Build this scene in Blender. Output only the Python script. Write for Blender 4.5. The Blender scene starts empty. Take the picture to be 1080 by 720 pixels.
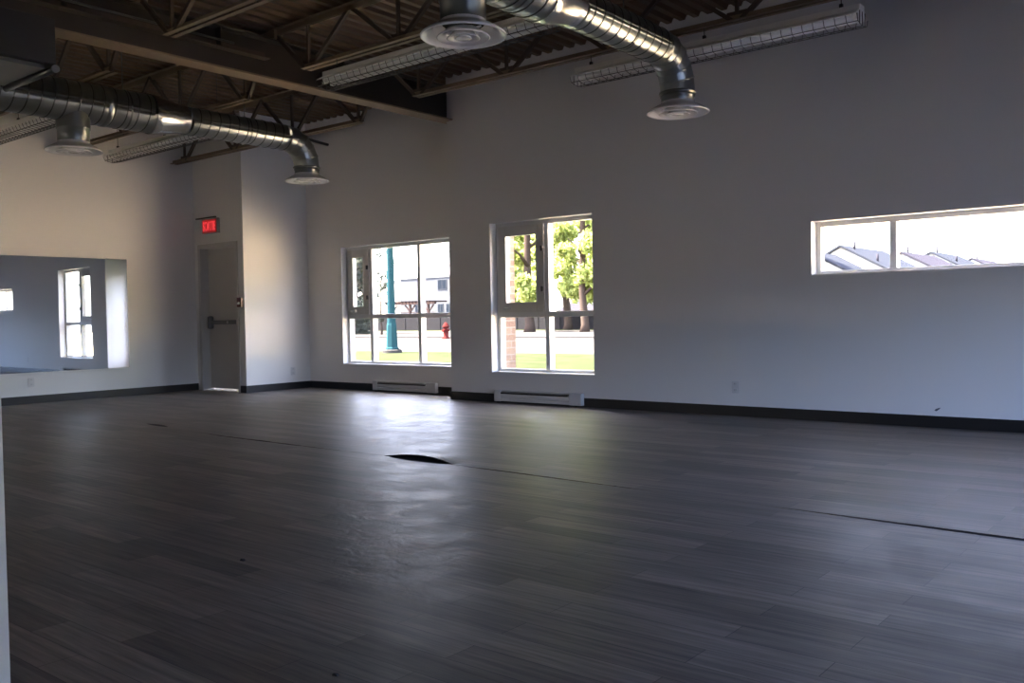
import bpy, math, random
from mathutils import Vector, Matrix

random.seed(7)
SC = bpy.context.scene
COL = SC.collection
ORIG = {}

# ------------------------------------------------------------------ mesh helper
class MB:
    def __init__(s):
        s.v = []; s.f = []; s.sm = []
    def add(s, vs, fs, smooth=False):
        n = len(s.v)
        s.v += [tuple(p) for p in vs]
        s.f += [tuple(i + n for i in f) for f in fs]
        s.sm += [smooth] * len(fs)
        return s
    def box(s, x0, x1, y0, y1, z0, z1):
        x0, x1 = min(x0, x1), max(x0, x1); y0, y1 = min(y0, y1), max(y0, y1); z0, z1 = min(z0, z1), max(z0, z1)
        return s.add([(x0,y0,z0),(x1,y0,z0),(x1,y1,z0),(x0,y1,z0),(x0,y0,z1),(x1,y0,z1),(x1,y1,z1),(x0,y1,z1)],
                     [(0,3,2,1),(4,5,6,7),(0,1,5,4),(1,2,6,5),(2,3,7,6),(3,0,4,7)])
    def bbox(s, x0, x1, y0, y1, z0, z1, b=0.004):
        """box with chamfered edges"""
        x0, x1 = min(x0, x1), max(x0, x1); y0, y1 = min(y0, y1), max(y0, y1); z0, z1 = min(z0, z1), max(z0, z1)
        import bmesh
        bm = bmesh.new(); bmesh.ops.create_cube(bm, size=1)
        for v in bm.verts:
            v.co = Vector(((x0+x1)/2 + v.co.x*(x1-x0), (y0+y1)/2 + v.co.y*(y1-y0), (z0+z1)/2 + v.co.z*(z1-z0)))
        b = min(b, 0.3*min(x1-x0, y1-y0, z1-z0))
        bmesh.ops.bevel(bm, geom=bm.edges[:], offset=b, segments=2, affect='EDGES', profile=0.5)
        bm.verts.index_update()
        s.add([v.co[:] for v in bm.verts], [[v.index for v in f.verts] for f in bm.faces])
        bm.free(); return s
    def bar(s, p0, p1, w, h, up=(0, 0, 1)):
        """rectangular bar from p0 to p1"""
        p0 = Vector(p0); p1 = Vector(p1); d = (p1-p0).normalized(); u = Vector(up)
        if abs(d.dot(u)) > 0.99: u = Vector((0, 1, 0))
        r = d.cross(u).normalized()*w/2; u = r.cross(d).normalized()*h/2
        vs = []
        for p in (p0, p1): vs += [p-r-u, p+r-u, p+r+u, p-r+u]
        return s.add(vs, [(0,3,2,1),(4,5,6,7),(0,1,5,4),(1,2,6,5),(2,3,7,6),(3,0,4,7)])
    def tube(s, pts, rad, seg=12, smooth=True, cap=True):
        """swept circle along a list of points; rad a number or one radius per point"""
        pts = [Vector(p) for p in pts]; n = len(pts)
        if not hasattr(rad, '__len__'): rad = [rad]*n
        t = []
        for i in range(n):
            a = pts[max(i-1, 0)]; b = pts[min(i+1, n-1)]
            d = b-a
            t.append(d.normalized() if d.length > 1e-9 else (t[-1] if t else Vector((0,0,1))))
        ref = Vector((0, 0, 1)) if abs(t[0].z) < 0.9 else Vector((1, 0, 0))
        u = t[0].cross(ref).normalized(); vs = []; fs = []
        for i in range(n):
            u = (u - t[i]*u.dot(t[i])).normalized(); w = t[i].cross(u)
            for k in range(seg):
                a = 2*math.pi*k/seg
                vs.append(pts[i] + (u*math.cos(a) + w*math.sin(a))*rad[i])
        for i in range(n-1):
            for k in range(seg):
                k2 = (k+1) % seg
                fs.append((i*seg+k, i*seg+k2, (i+1)*seg+k2, (i+1)*seg+k))
        s.add(vs, fs, smooth)
        if cap:
            m = len(s.v) - len(vs)
            s.f.append(tuple(m+k for k in reversed(range(seg)))); s.sm.append(False)
            s.f.append(tuple(m+(n-1)*seg+k for k in range(seg))); s.sm.append(False)
        return s
    def lathe(s, prof, c, seg=48, smooth=True, closed=False):
        """profile (r, z) turned round the vertical axis through c"""
        vs = []; fs = []; n = len(prof)
        for r, z in prof:
            for k in range(seg):
                a = 2*math.pi*k/seg
                vs.append((c[0]+r*math.cos(a), c[1]+r*math.sin(a), c[2]+z))
        for i in range(n if closed else n-1):
            j = (i+1) % n
            for k in range(seg):
                k2 = (k+1) % seg
                fs.append((i*seg+k, i*seg+k2, j*seg+k2, j*seg+k))
        return s.add(vs, fs, smooth)
    def prism(s, poly, axis, a0, a1):
        """polygon extruded along an axis; poly holds the two other coordinates in order"""
        def P(p, a):
            return {'x': (a, p[0], p[1]), 'y': (p[0], a, p[1]), 'z': (p[0], p[1], a)}[axis]
        n = len(poly)
        vs = [P(p, a0) for p in poly] + [P(p, a1) for p in poly]
        fs = [tuple(range(n))[::-1], tuple(range(n, 2*n))]
        for i in range(n):
            j = (i+1) % n
            fs.append((i, j, n+j, n+i))
        return s.add(vs, fs)
    def holed(s, axis, p0, p1, u0, u1, z0, z1, holes):
        """a wall slab between p0 and p1 on 'axis' (x or y) with rectangular holes (ua, ub, za, zb)"""
        us = sorted({u0, u1, *[h[0] for h in holes], *[h[1] for h in holes]}); us = [u for u in us if u0 <= u <= u1]
        zs = sorted({z0, z1, *[h[2] for h in holes], *[h[3] for h in holes]}); zs = [z for z in zs if z0 <= z <= z1]
        def solid(i, j):
            if not (0 <= i < len(us)-1 and 0 <= j < len(zs)-1): return False
            um = (us[i]+us[i+1])/2; zm = (zs[j]+zs[j+1])/2
            return not any(a < um < b and c < zm < d for a, b, c, d in holes)
        def P(u, p, z): return (u, p, z) if axis == 'y' else (p, u, z)
        def q(*pts): s.add(pts, [(0, 1, 2, 3)])
        for i in range(len(us)-1):
            for j in range(len(zs)-1):
                if not solid(i, j): continue
                a, b, c, d = us[i], us[i+1], zs[j], zs[j+1]
                q(P(a,p0,c), P(b,p0,c), P(b,p0,d), P(a,p0,d)); q(P(b,p1,c), P(a,p1,c), P(a,p1,d), P(b,p1,d))
                if not solid(i-1, j): q(P(a,p1,c), P(a,p0,c), P(a,p0,d), P(a,p1,d))
                if not solid(i+1, j): q(P(b,p0,c), P(b,p1,c), P(b,p1,d), P(b,p0,d))
                if not solid(i, j-1): q(P(a,p1,c), P(b,p1,c), P(b,p0,c), P(a,p0,c))
                if not solid(i, j+1): q(P(a,p0,d), P(b,p0,d), P(b,p1,d), P(a,p1,d))
        return s
    def build(s, name, m, parent=None, origin=None):
        me = bpy.data.meshes.new(name)
        if parent is not None: o0 = ORIG[parent]
        elif origin is not None: o0 = Vector(origin)
        else:
            xs = [p[0] for p in s.v]; ys = [p[1] for p in s.v]; zs = [p[2] for p in s.v]
            o0 = Vector(((min(xs)+max(xs))/2, (min(ys)+max(ys))/2, min(zs)))
        me.from_pydata([tuple(Vector(p)-o0) for p in s.v], [], s.f)
        me.polygons.foreach_set('use_smooth', s.sm)
        me.update()
        me.materials.append(m)
        ob = bpy.data.objects.new(name, me); COL.objects.link(ob)
        if parent is None: ob.location = o0
        else: ob.parent = parent
        ORIG[ob] = o0
        return ob

def tag(o, label=None, cat=None, group=None, kind=None):
    if label: o['label'] = label
    if cat: o['category'] = cat
    if group: o['group'] = group
    if kind: o['kind'] = kind
    return o
def thing(name, loc, label, cat, group=None):
    o = bpy.data.objects.new(name, None); COL.objects.link(o); o.location = loc
    o.empty_display_size = 0.1
    ORIG[o] = Vector(loc)
    return tag(o, label, cat, group)
def struct(o, label=None, cat=None):
    return tag(o, label, cat, None, 'structure')
def copy_tree(o, loc, label, group=None):
    r = o.copy(); COL.objects.link(r); r.location = loc; r['label'] = label
    if group: r['group'] = group
    for ch in [c for c in bpy.data.objects if c.parent == o]:
        c = ch.copy(); COL.objects.link(c); c.parent = r
        for g in [k for k in bpy.data.objects if k.parent == ch]:
            d = g.copy(); COL.objects.link(d); d.parent = c
    return r

# ------------------------------------------------------------------ materials
def mat(name, color, rough=0.5, metal=0.0, spec=0.5, noise=None, bump=None, emit=None, emit_s=0.0):
    """noise = (scale, amount) small variation of tone; bump = (scale, strength)"""
    m = bpy.data.materials.new(name); m.use_nodes = True
    nt = m.node_tree; b = nt.nodes['Principled BSDF']
    b.inputs['Base Color'].default_value = (*color, 1)
    b.inputs['Roughness'].default_value = rough
    b.inputs['Metallic'].default_value = metal
    b.inputs['Specular IOR Level'].default_value = spec
    if emit:
        b.inputs['Emission Color'].default_value = (*emit, 1); b.inputs['Emission Strength'].default_value = emit_s
    tc = nt.nodes.new('ShaderNodeTexCoord')
    if noise:
        n = nt.nodes.new('ShaderNodeTexNoise'); n.inputs['Scale'].default_value = noise[0]; n.inputs['Detail'].default_value = 4
        nt.links.new(tc.outputs['Object'], n.inputs['Vector'])
        r = nt.nodes.new('ShaderNodeMapRange'); r.inputs[3].default_value = 1-noise[1]; r.inputs[4].default_value = 1+noise[1]
        nt.links.new(n.outputs['Fac'], r.inputs[0])
        mx = nt.nodes.new('ShaderNodeMix'); mx.data_type = 'RGBA'; mx.blend_type = 'MULTIPLY'
        mx.inputs[0].default_value = 1; mx.inputs[6].default_value = (*color, 1)
        nt.links.new(r.outputs[0], mx.inputs[7]); nt.links.new(mx.outputs[2], b.inputs['Base Color'])
    if bump:
        n2 = nt.nodes.new('ShaderNodeTexNoise'); n2.inputs['Scale'].default_value = bump[0]; n2.inputs['Detail'].default_value = 3
        nt.links.new(tc.outputs['Object'], n2.inputs['Vector'])
        bp = nt.nodes.new('ShaderNodeBump'); bp.inputs['Strength'].default_value = bump[1]; bp.inputs['Distance'].default_value = 0.01
        nt.links.new(n2.outputs['Fac'], bp.inputs['Height']); nt.links.new(bp.outputs['Normal'], b.inputs['Normal'])
    return m

M = {}
M['wall'] = mat('wall_paint', (0.78, 0.77, 0.76), 0.55, noise=(1.2, 0.015), bump=(180, 0.03))
M['base'] = mat('black_vinyl_base', (0.009, 0.009, 0.010), 0.4)
M['frame'] = mat('grey_aluminium_frame', (0.66, 0.66, 0.65), 0.4, noise=(8, 0.03))
M['sash'] = mat('grey_vinyl_sash', (0.60, 0.58, 0.55), 0.45, noise=(8, 0.03))
M['darkmetal'] = mat('dark_hardware', (0.06, 0.06, 0.06), 0.35, 0.6)
M['barmetal'] = mat('grey_bar_metal', (0.20, 0.20, 0.20), 0.4, 0.5)
M['chrome'] = mat('satin_metal', (0.55, 0.55, 0.55), 0.3, 0.9)
M['deck'] = mat('brown_steel_deck', (0.125, 0.072, 0.037), 0.6, 0.0, noise=(3, 0.15))
M['steel'] = mat('tan_painted_steel', (0.25, 0.18, 0.115), 0.55, noise=(6, 0.1))
M['web'] = mat('dark_brown_web_steel', (0.085, 0.060, 0.042), 0.6, noise=(6, 0.1))
M['beam'] = mat('brown_painted_beam', (0.042, 0.031, 0.023), 0.55, noise=(5, 0.12))
M['galv'] = mat('galvanised_duct', (0.34, 0.36, 0.355), 0.30, 0.95, noise=(14, 0.12), bump=(22, 0.06))
M['galv_dull'] = mat('dull_galvanised_collar', (0.15, 0.16, 0.155), 0.34, 0.85, noise=(14, 0.12))
M['seam'] = mat('dark_crimped_seam', (0.10, 0.105, 0.10), 0.45, 0.7)
M['galv_new'] = mat('bright_galvanised_reducer', (0.55, 0.56, 0.54), 0.22, 0.95, noise=(14, 0.08))
M['diff'] = mat('diffuser_grey_enamel', (0.82, 0.82, 0.85), 0.18, noise=(10, 0.03))
M['white_enamel'] = mat('white_enamel', (0.88, 0.87, 0.84), 0.3, noise=(10, 0.02))
M['tube'] = mat('unlit_fluorescent_glass', (0.92, 0.92, 0.90), 0.15)
M['wire'] = mat('guard_wire', (0.10, 0.095, 0.09), 0.5, 0.2)
M['unit'] = mat('dark_unit_casing', (0.022, 0.023, 0.025), 0.5, noise=(6, 0.1))
M['unit_pan'] = mat('grey_unit_pan', (0.11, 0.12, 0.13), 0.4, noise=(6, 0.05))
M['heater'] = mat('heater_enamel', (0.60, 0.60, 0.60), 0.4, noise=(10, 0.02))
M['black'] = mat('flat_black', (0.01, 0.01, 0.01), 0.7)  # also stands in for the shade inside slots and duct throats
M['door'] = mat('grey_door_paint', (0.56, 0.54, 0.52), 0.45, noise=(4, 0.03))
M['doorframe'] = mat('grey_door_frame', (0.58, 0.56, 0.54), 0.45, noise=(4, 0.03))
M['red'] = mat('red_pull_station', (0.11, 0.008, 0.008), 0.35)
M['white_plastic'] = mat('white_plastic', (0.66, 0.66, 0.66), 0.35)
M['sign'] = mat('sign_housing', (0.30, 0.30, 0.29), 0.45)
M['sign_face'] = mat('sign_glow_face', (0.35, 0.01, 0.01), 0.4, emit=(1, 0.02, 0.02), emit_s=0.05)  # dim red emission stands in for the bloom around the letters
M['sign_text'] = mat('sign_lit_letters', (0.6, 0.02, 0.02), 0.4, emit=(1, 0.07, 0.08), emit_s=0.2)
M['subfloor'] = mat('dark_subfloor', (0.012, 0.012, 0.012), 0.9)
M['scuff'] = mat('dark_scuff', (0.12, 0.13, 0.15), 0.8)
M['brick'] = None
M['pad'] = mat('concrete_pad', (0.45, 0.40, 0.33), 0.85, spec=0.0, noise=(6, 0.1))
M['road'] = mat('warm_bounce_concrete', (0.68, 0.55, 0.37), 0.9, spec=0.0, noise=(0.6, 0.1))  # warm tone chosen to bounce warm light onto the left walls
M['asphalt'] = mat('dark_asphalt', (0.07, 0.07, 0.075), 0.9, noise=(3, 0.15))
M['worn_asphalt'] = mat('worn_pale_asphalt', (0.036, 0.034, 0.032), 0.9, spec=0.0, noise=(0.6, 0.1))
M['footing'] = mat('grey_concrete_footing', (0.030, 0.029, 0.028), 0.9, spec=0.0, noise=(5, 0.1))
M['kerb'] = mat('grey_kerb', (0.025, 0.024, 0.024), 0.9, spec=0.0, noise=(3, 0.1))
M['teal'] = mat('teal_post_paint', (0.012, 0.034, 0.040), 0.6, spec=0.0, noise=(5, 0.04))
M['hydrant'] = mat('red_hydrant_paint', (0.05, 0.010, 0.009), 0.6, spec=0.0)
M['fence'] = mat('dark_grey_board', (0.015, 0.0145, 0.0155), 0.9, spec=0.0, noise=(3, 0.15))
M['siding'] = mat('pale_siding', (0.66, 0.68, 0.70), 0.8, spec=0.0, noise=(1, 0.03))
M['pale_roof'] = mat('pale_weathered_roof', (0.16, 0.165, 0.17), 0.9, spec=0.0, noise=(1, 0.05))
M['siding_grey'] = mat('light_grey_siding', (0.052, 0.055, 0.060), 0.8, spec=0.0, noise=(1, 0.03))
M['shingle'] = mat('blue_grey_shingle', (0.020, 0.0225, 0.029), 0.9, spec=0.0, noise=(4, 0.1))
M['shingle2'] = mat('mauve_grey_shingle', (0.022, 0.0215, 0.028), 0.9, spec=0.0, noise=(4, 0.1))
M['darkroof'] = mat('dark_grey_roof', (0.020, 0.020, 0.024), 0.8, spec=0.0, noise=(4, 0.1))
M['houseglass'] = mat('house_window_glass', (0.010, 0.013, 0.018), 0.6, spec=0.0)
M['timber'] = mat('dark_timber', (0.035, 0.024, 0.022), 0.8, spec=0.0, noise=(5, 0.15))
M['bark'] = mat('tree_bark', (0.036, 0.027, 0.022), 0.9, spec=0.0, noise=(3, 0.2))
M['debris'] = mat('dark_chip', (0.02, 0.018, 0.016), 0.8)

def leaf_mat(name, c1, c2):
    m = bpy.data.materials.new(name); m.use_nodes = True; nt = m.node_tree
    for n in list(nt.nodes): nt.nodes.remove(n)
    out = nt.nodes.new('ShaderNodeOutputMaterial'); mx = nt.nodes.new('ShaderNodeMixShader'); mx.inputs[0].default_value = 0.45
    d = nt.nodes.new('ShaderNodeBsdfDiffuse'); t = nt.nodes.new('ShaderNodeBsdfTranslucent')
    geo = nt.nodes.new('ShaderNodeNewGeometry'); cr = nt.nodes.new('ShaderNodeMix'); cr.data_type = 'RGBA'
    cr.inputs[6].default_value = (*c1, 1); cr.inputs[7].default_value = (*c2, 1)
    nt.links.new(geo.outputs['Random Per Island'], cr.inputs[0])
    nt.links.new(cr.outputs[2], d.inputs[0]); nt.links.new(cr.outputs[2], t.inputs[0])
    nt.links.new(d.outputs[0], mx.inputs[1]); nt.links.new(t.outputs[0], mx.inputs[2]); nt.links.new(mx.outputs[0], out.inputs[0])
    return m
M['leaf'] = leaf_mat('yellow_green_leaves', (0.14, 0.18, 0.045), (0.36, 0.40, 0.13))
M['leaf_bright'] = leaf_mat('boosted_yellow_leaves', (0.20, 0.235, 0.03), (0.52, 0.54, 0.08))  # brighter copy of the leaves, boosts the yellow-green reflection on the floor
M['leaf_dark'] = leaf_mat('grey_green_needles', (0.035, 0.042, 0.034), (0.075, 0.085, 0.068))

def glass_mat(name='window_glass', tint=(0.98, 0.985, 0.98, 1)):
    m = bpy.data.materials.new(name); m.use_nodes = True; nt = m.node_tree
    for n in list(nt.nodes): nt.nodes.remove(n)
    out = nt.nodes.new('ShaderNodeOutputMaterial'); mx = nt.nodes.new('ShaderNodeMixShader')
    tr = nt.nodes.new('ShaderNodeBsdfTransparent'); tr.inputs[0].default_value = tint
    gl = nt.nodes.new('ShaderNodeBsdfGlossy'); gl.inputs['Roughness'].default_value = 0.0
    fr = nt.nodes.new('ShaderNodeFresnel'); ge = nt.nodes.new('ShaderNodeNewGeometry')
    ior = nt.nodes.new('ShaderNodeMapRange'); ior.inputs[3].default_value = 1.45; ior.inputs[4].default_value = 1/1.45   # a thin pane: leaving it reflects as little as entering it
    nt.links.new(ge.outputs['Backfacing'], ior.inputs[0]); nt.links.new(ior.outputs[0], fr.inputs[0])
    nt.links.new(fr.outputs[0], mx.inputs[0]); nt.links.new(tr.outputs[0], mx.inputs[1]); nt.links.new(gl.outputs[0], mx.inputs[2])
    nt.links.new(mx.outputs[0], out.inputs[0])
    return m
M['glass'] = glass_mat()
M['glass_tint'] = glass_mat('light_filter_glass', (0.70, 0.79, 0.92, 1))  # blue tint added to dim and cool light from the right windows

def mirror_mat():
    m = mat('mirror_silver', (0.80, 0.84, 0.86), 0.015, 1.0)
    nt = m.node_tree; b = nt.nodes['Principled BSDF']
    tc = nt.nodes.new('ShaderNodeTexCoord'); n = nt.nodes.new('ShaderNodeTexNoise'); n.inputs['Scale'].default_value = 2.2; n.inputs['Detail'].default_value = 0
    bp = nt.nodes.new('ShaderNodeBump'); bp.inputs['Strength'].default_value = 0.03; bp.inputs['Distance'].default_value = 0.01
    nt.links.new(tc.outputs['Object'], n.inputs['Vector']); nt.links.new(n.outputs['Fac'], bp.inputs['Height'])
    nt.links.new(bp.outputs['Normal'], b.inputs['Normal'])
    return m
M['mirror'] = mirror_mat()

def brick_mat():
    m = mat('buff_brick', (0.5, 0.4, 0.33), 0.85, spec=0.0); nt = m.node_tree; b = nt.nodes['Principled BSDF']
    tc = nt.nodes.new('ShaderNodeTexCoord'); sp = nt.nodes.new('ShaderNodeSeparateXYZ'); cb = nt.nodes.new('ShaderNodeCombineXYZ')
    nt.links.new(tc.outputs['Object'], sp.inputs[0])
    ad = nt.nodes.new('ShaderNodeMath'); ad.operation = 'ADD'
    nt.links.new(sp.outputs[0], ad.inputs[0]); nt.links.new(sp.outputs[1], ad.inputs[1])
    nt.links.new(ad.outputs[0], cb.inputs[0]); nt.links.new(sp.outputs[2], cb.inputs[1])
    br = nt.nodes.new('ShaderNodeTexBrick'); br.inputs['Scale'].default_value = 1
    br.inputs['Color1'].default_value = (0.13, 0.085, 0.066, 1); br.inputs['Color2'].default_value = (0.18, 0.14, 0.11, 1)
    br.inputs['Mortar'].default_value = (0.19, 0.175, 0.16, 1); br.inputs['Mortar Size'].default_value = 0.008
    br.inputs['Brick Width'].default_value = 0.25; br.inputs['Row Height'].default_value = 0.085
    nt.links.new(cb.outputs[0], br.inputs['Vector']); nt.links.new(br.outputs['Color'], b.inputs['Base Color'])
    return m
M['brick'] = brick_mat()

def grass_mat():
    m = mat('lawn_grass', (0.1, 0.15, 0.03), 0.9, spec=0.0); nt = m.node_tree; b = nt.nodes['Principled BSDF']
    tc = nt.nodes.new('ShaderNodeTexCoord'); n = nt.nodes.new('ShaderNodeTexNoise'); n.inputs['Scale'].default_value = 1.4; n.inputs['Detail'].default_value = 8
    cr = nt.nodes.new('ShaderNodeValToRGB'); e = cr.color_ramp.elements
    e[0].position = 0.3; e[0].color = (0.015, 0.0190, 0.0095, 1); e[1].position = 0.7; e[1].color = (0.0245, 0.0285, 0.0155, 1)
    nt.links.new(tc.outputs['Object'], n.inputs['Vector']); nt.links.new(n.outputs['Fac'], cr.inputs[0]); nt.links.new(cr.outputs[0], b.inputs['Base Color'])
    return m
M['grass'] = grass_mat()

def floor_mat():
    m = bpy.data.materials.new('vinyl_plank_floor'); m.use_nodes = True; nt = m.node_tree; b = nt.nodes['Principled BSDF']
    L = nt.links.new
    tc = nt.nodes.new('ShaderNodeTexCoord')
    br = nt.nodes.new('ShaderNodeTexBrick'); br.inputs['Scale'].default_value = 1
    br.offset = 0.37; br.offset_frequency = 2
    br.inputs['Brick Width'].default_value = 0.92; br.inputs['Row Height'].default_value = 0.128
    br.inputs['Mortar Size'].default_value = 0.0012; br.inputs['Mortar Smooth'].default_value = 0.3
    br.inputs['Color1'].default_value = (0.094, 0.074, 0.060, 1); br.inputs['Color2'].default_value = (0.170, 0.135, 0.110, 1)
    br.inputs['Mortar'].default_value = (0.03, 0.025, 0.022, 1)
    L(tc.outputs['Object'], br.inputs['Vector'])
    mp = nt.nodes.new('ShaderNodeMapping'); mp.inputs['Scale'].default_value = (1.3, 26, 1)
    L(tc.outputs['Object'], mp.inputs[0])
    g = nt.nodes.new('ShaderNodeTexNoise'); g.inputs['Scale'].default_value = 1.6; g.inputs['Detail'].default_value = 6; g.inputs['Roughness'].default_value = 0.65
    L(mp.outputs[0], g.inputs['Vector'])
    gr = nt.nodes.new('ShaderNodeMapRange'); gr.inputs[1].default_value = 0.25; gr.inputs[2].default_value = 0.75; gr.inputs[3].default_value = 0.45; gr.inputs[4].default_value = 1.6
    L(g.outputs['Fac'], gr.inputs[0])
    mx = nt.nodes.new('ShaderNodeMix'); mx.data_type = 'RGBA'; mx.blend_type = 'MULTIPLY'; mx.inputs[0].default_value = 1
    L(br.outputs['Color'], mx.inputs[6]); L(gr.outputs[0], mx.inputs[7]); L(mx.outputs[2], b.inputs['Base Color'])
    # wear of the surface: patches of smoother and rougher vinyl
    w = nt.nodes.new('ShaderNodeTexNoise'); w.inputs['Scale'].default_value = 3.5; w.inputs['Detail'].default_value = 8; w.inputs['Roughness'].default_value = 0.68
    L(tc.outputs['Object'], w.inputs['Vector'])
    rr = nt.nodes.new('ShaderNodeMapRange'); rr.inputs[1].default_value = 0.38; rr.inputs[2].default_value = 0.62; rr.inputs[3].default_value = 0.32; rr.inputs[4].default_value = 0.43
    L(w.outputs['Fac'], rr.inputs[0])
    ra = nt.nodes.new('ShaderNodeMath'); ra.operation = 'MULTIPLY_ADD'; ra.inputs[1].default_value = 0.10
    L(g.outputs['Fac'], ra.inputs[0]); L(rr.outputs[0], ra.inputs[2])
    b.inputs['Specular IOR Level'].default_value = 0.0; b.inputs['Roughness'].default_value = 0.8
    gl = nt.nodes.new('ShaderNodeBsdfGlossy'); L(ra.outputs[0], gl.inputs['Roughness'])
    fr = nt.nodes.new('ShaderNodeFresnel'); fr.inputs[0].default_value = 1.42
    fm = nt.nodes.new('ShaderNodeMath'); fm.operation = 'MULTIPLY'; fm.inputs[1].default_value = 0.45
    L(fr.outputs[0], fm.inputs[0]); ms = nt.nodes.new('ShaderNodeMixShader'); L(fm.outputs[0], ms.inputs[0]); L(b.outputs[0], ms.inputs[1]); L(gl.outputs[0], ms.inputs[2])
    L(ms.outputs[0], nt.nodes['Material Output'].inputs['Surface'])
    # a wrinkled, scuffed patch of loose vinyl just in front of the open seam
    sb = nt.nodes.new('ShaderNodeVectorMath'); sb.operation = 'SUBTRACT'; sb.inputs[1].default_value = (-3.35, 3.25, 0)
    L(tc.outputs['Object'], sb.inputs[0])
    rt = nt.nodes.new('ShaderNodeVectorRotate'); rt.rotation_type = 'Z_AXIS'; rt.inputs['Angle'].default_value = math.radians(46); L(sb.outputs[0], rt.inputs['Vector'])
    sc2 = nt.nodes.new('ShaderNodeVectorMath'); sc2.operation = 'MULTIPLY'; sc2.inputs[1].default_value = (1/1.9, 1/0.75, 0); L(rt.outputs[0], sc2.inputs[0])
    ln = nt.nodes.new('ShaderNodeVectorMath'); ln.operation = 'LENGTH'; L(sc2.outputs[0], ln.inputs[0])
    mk = nt.nodes.new('ShaderNodeMapRange'); mk.interpolation_type = 'SMOOTHSTEP'; mk.inputs[1].default_value = 1.0; mk.inputs[2].default_value = 0.3; mk.inputs[3].default_value = 0; mk.inputs[4].default_value = 1
    L(ln.outputs['Value'], mk.inputs[0])
    wn = nt.nodes.new('ShaderNodeTexNoise'); wn.inputs['Scale'].default_value = 7; wn.inputs['Detail'].default_value = 6; wn.inputs['Roughness'].default_value = 0.62; wn.inputs['Distortion'].default_value = 0.8
    L(tc.outputs['Object'], wn.inputs['Vector'])
    wm = nt.nodes.new('ShaderNodeMath'); wm.operation = 'MULTIPLY'; L(wn.outputs['Fac'], wm.inputs[0]); L(mk.outputs[0], wm.inputs[1])
    b0 = nt.nodes.new('ShaderNodeBump'); b0.inputs['Strength'].default_value = 0.5; b0.inputs['Distance'].default_value = 0.012; L(wm.outputs[0], b0.inputs['Height'])
    # gentle waviness of the loose sheet and the embossed grain
    u = nt.nodes.new('ShaderNodeTexNoise'); u.inputs['Scale'].default_value = 3.0; u.inputs['Detail'].default_value = 2
    L(tc.outputs['Object'], u.inputs['Vector'])
    b1 = nt.nodes.new('ShaderNodeBump'); b1.inputs['Strength'].default_value = 0.35; b1.inputs['Distance'].default_value = 0.012
    L(u.outputs['Fac'], b1.inputs['Height']); L(b0.outputs['Normal'], b1.inputs['Normal'])
    b2 = nt.nodes.new('ShaderNodeBump'); b2.inputs['Strength'].default_value = 0.25; b2.inputs['Distance'].default_value = 0.002
    L(g.outputs['Fac'], b2.inputs['Height']); L(b1.outputs['Normal'], b2.inputs['Normal']); L(b2.outputs['Normal'], b.inputs['Normal']); L(b2.outputs['Normal'], gl.inputs['Normal'])
    return m
M['floor'] = floor_mat()

# ------------------------------------------------------------------ room dimensions (metres)
XL, XR = -12.19, 1.3           # mirror wall, far right wall (out of frame)
YF, YN, YR = -2.0, 8.19, 8.65  # wall behind the camera, window wall, recessed window wall
XB, YB = -10.97, 7.53          # exit-door block: its corner
XS = -7.65                     # step between window wall and recess
ZC = 3.92                      # underside of roof deck
GZ = -0.15                     # ground outside

W1 = (-10.21, -7.84, 0.36, 2.045)
W2 = (-6.99, -5.535, 0.345, 2.105)
W3 = (-3.13, -0.45, 1.325, 1.82)

# walls
mb = MB().holed('y', YN, YN+0.24, XS, XR+0.2, 0, ZC+0.05, [W2, W3]).box(XS, -7.32, YN+0.24, YR, 0, ZC+0.05)
struct(mb.build('wall_back', M['wall']), 'grey-white painted window wall with tall window and long strip window', 'wall')
mb = MB().holed('y', YR, YR+0.22, XB-0.15, -7.32, 0, ZC+0.05, [W1])
struct(mb.build('wall_recess', M['wall']), 'recessed wall holding the wide three-bay window', 'wall')
mb = MB().holed('y', YB, YB+0.17, XL, XB, 0, ZC+0.05, [(-12.09, -11.115, -0.01, 2.135)])
mb.box(XB-0.15, XB, YB+0.17, YR, 0, ZC+0.05)
struct(mb.build('wall_vestibule', M['wall']), 'projecting corner block holding the grey exit door', 'wall')
struct(MB().box(XL-0.2, XL, YF, YR+0.22, 0, ZC+0.05).build('wall_left', M['wall']), 'left wall carrying the wide mirror', 'wall')
W6 = (-10.8, -6.4, 0.65, 0.88)
struct(MB().holed('y', YF-0.2, YF, XL-0.2, XR+0.2, 0, ZC+0.05, [W6]).box(-10.2, -4.8, YF-1.6, YF-0.2, 2.15, 2.3).build('wall_front', M['wall']), 'wall behind the viewer', 'wall')  # the box is an unseen canopy added to keep direct sun out
W4 = [(2.2, 4.2, 0.12, 1.7), (4.6, 6.8, 0.12, 1.7)]
struct(MB().holed('x', XR, XR+0.2, YF, YN, 0, ZC+0.05, W4).build('wall_right', M['wall']), 'wall at the far right with two shopfront windows', 'wall')
struct(MB().box(-2.9, -1.395, 0.40, 0.546, 0, ZC-0.05).build('wall_entry', M['wall']), 'end of a white partition at the left edge', 'wall')

# corrugated roof deck, ribs run from the front wall to the window wall
mb = MB(); prof = []; x = XL-0.2
while x < XR+0.2:
    prof += [(x, ZC), (x+0.055, ZC), (x+0.075, ZC+0.04), (x+0.13, ZC+0.04)]; x += 0.15
prof.append((x, ZC))
n = len(prof)
vs = [(p[0], YF-0.2, p[1]) for p in prof] + [(p[0], YR+0.22, p[1]) for p in prof]
mb.add(vs, [(i, n+i, n+i+1, i+1) for i in range(n-1)])
mb.box(XL-0.3, XR+0.3, YF-0.3, YR+0.4, ZC+0.05, ZC+0.25)
struct(mb.build('ceiling', M['deck']), 'brown corrugated steel roof deck', 'ceiling')

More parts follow.
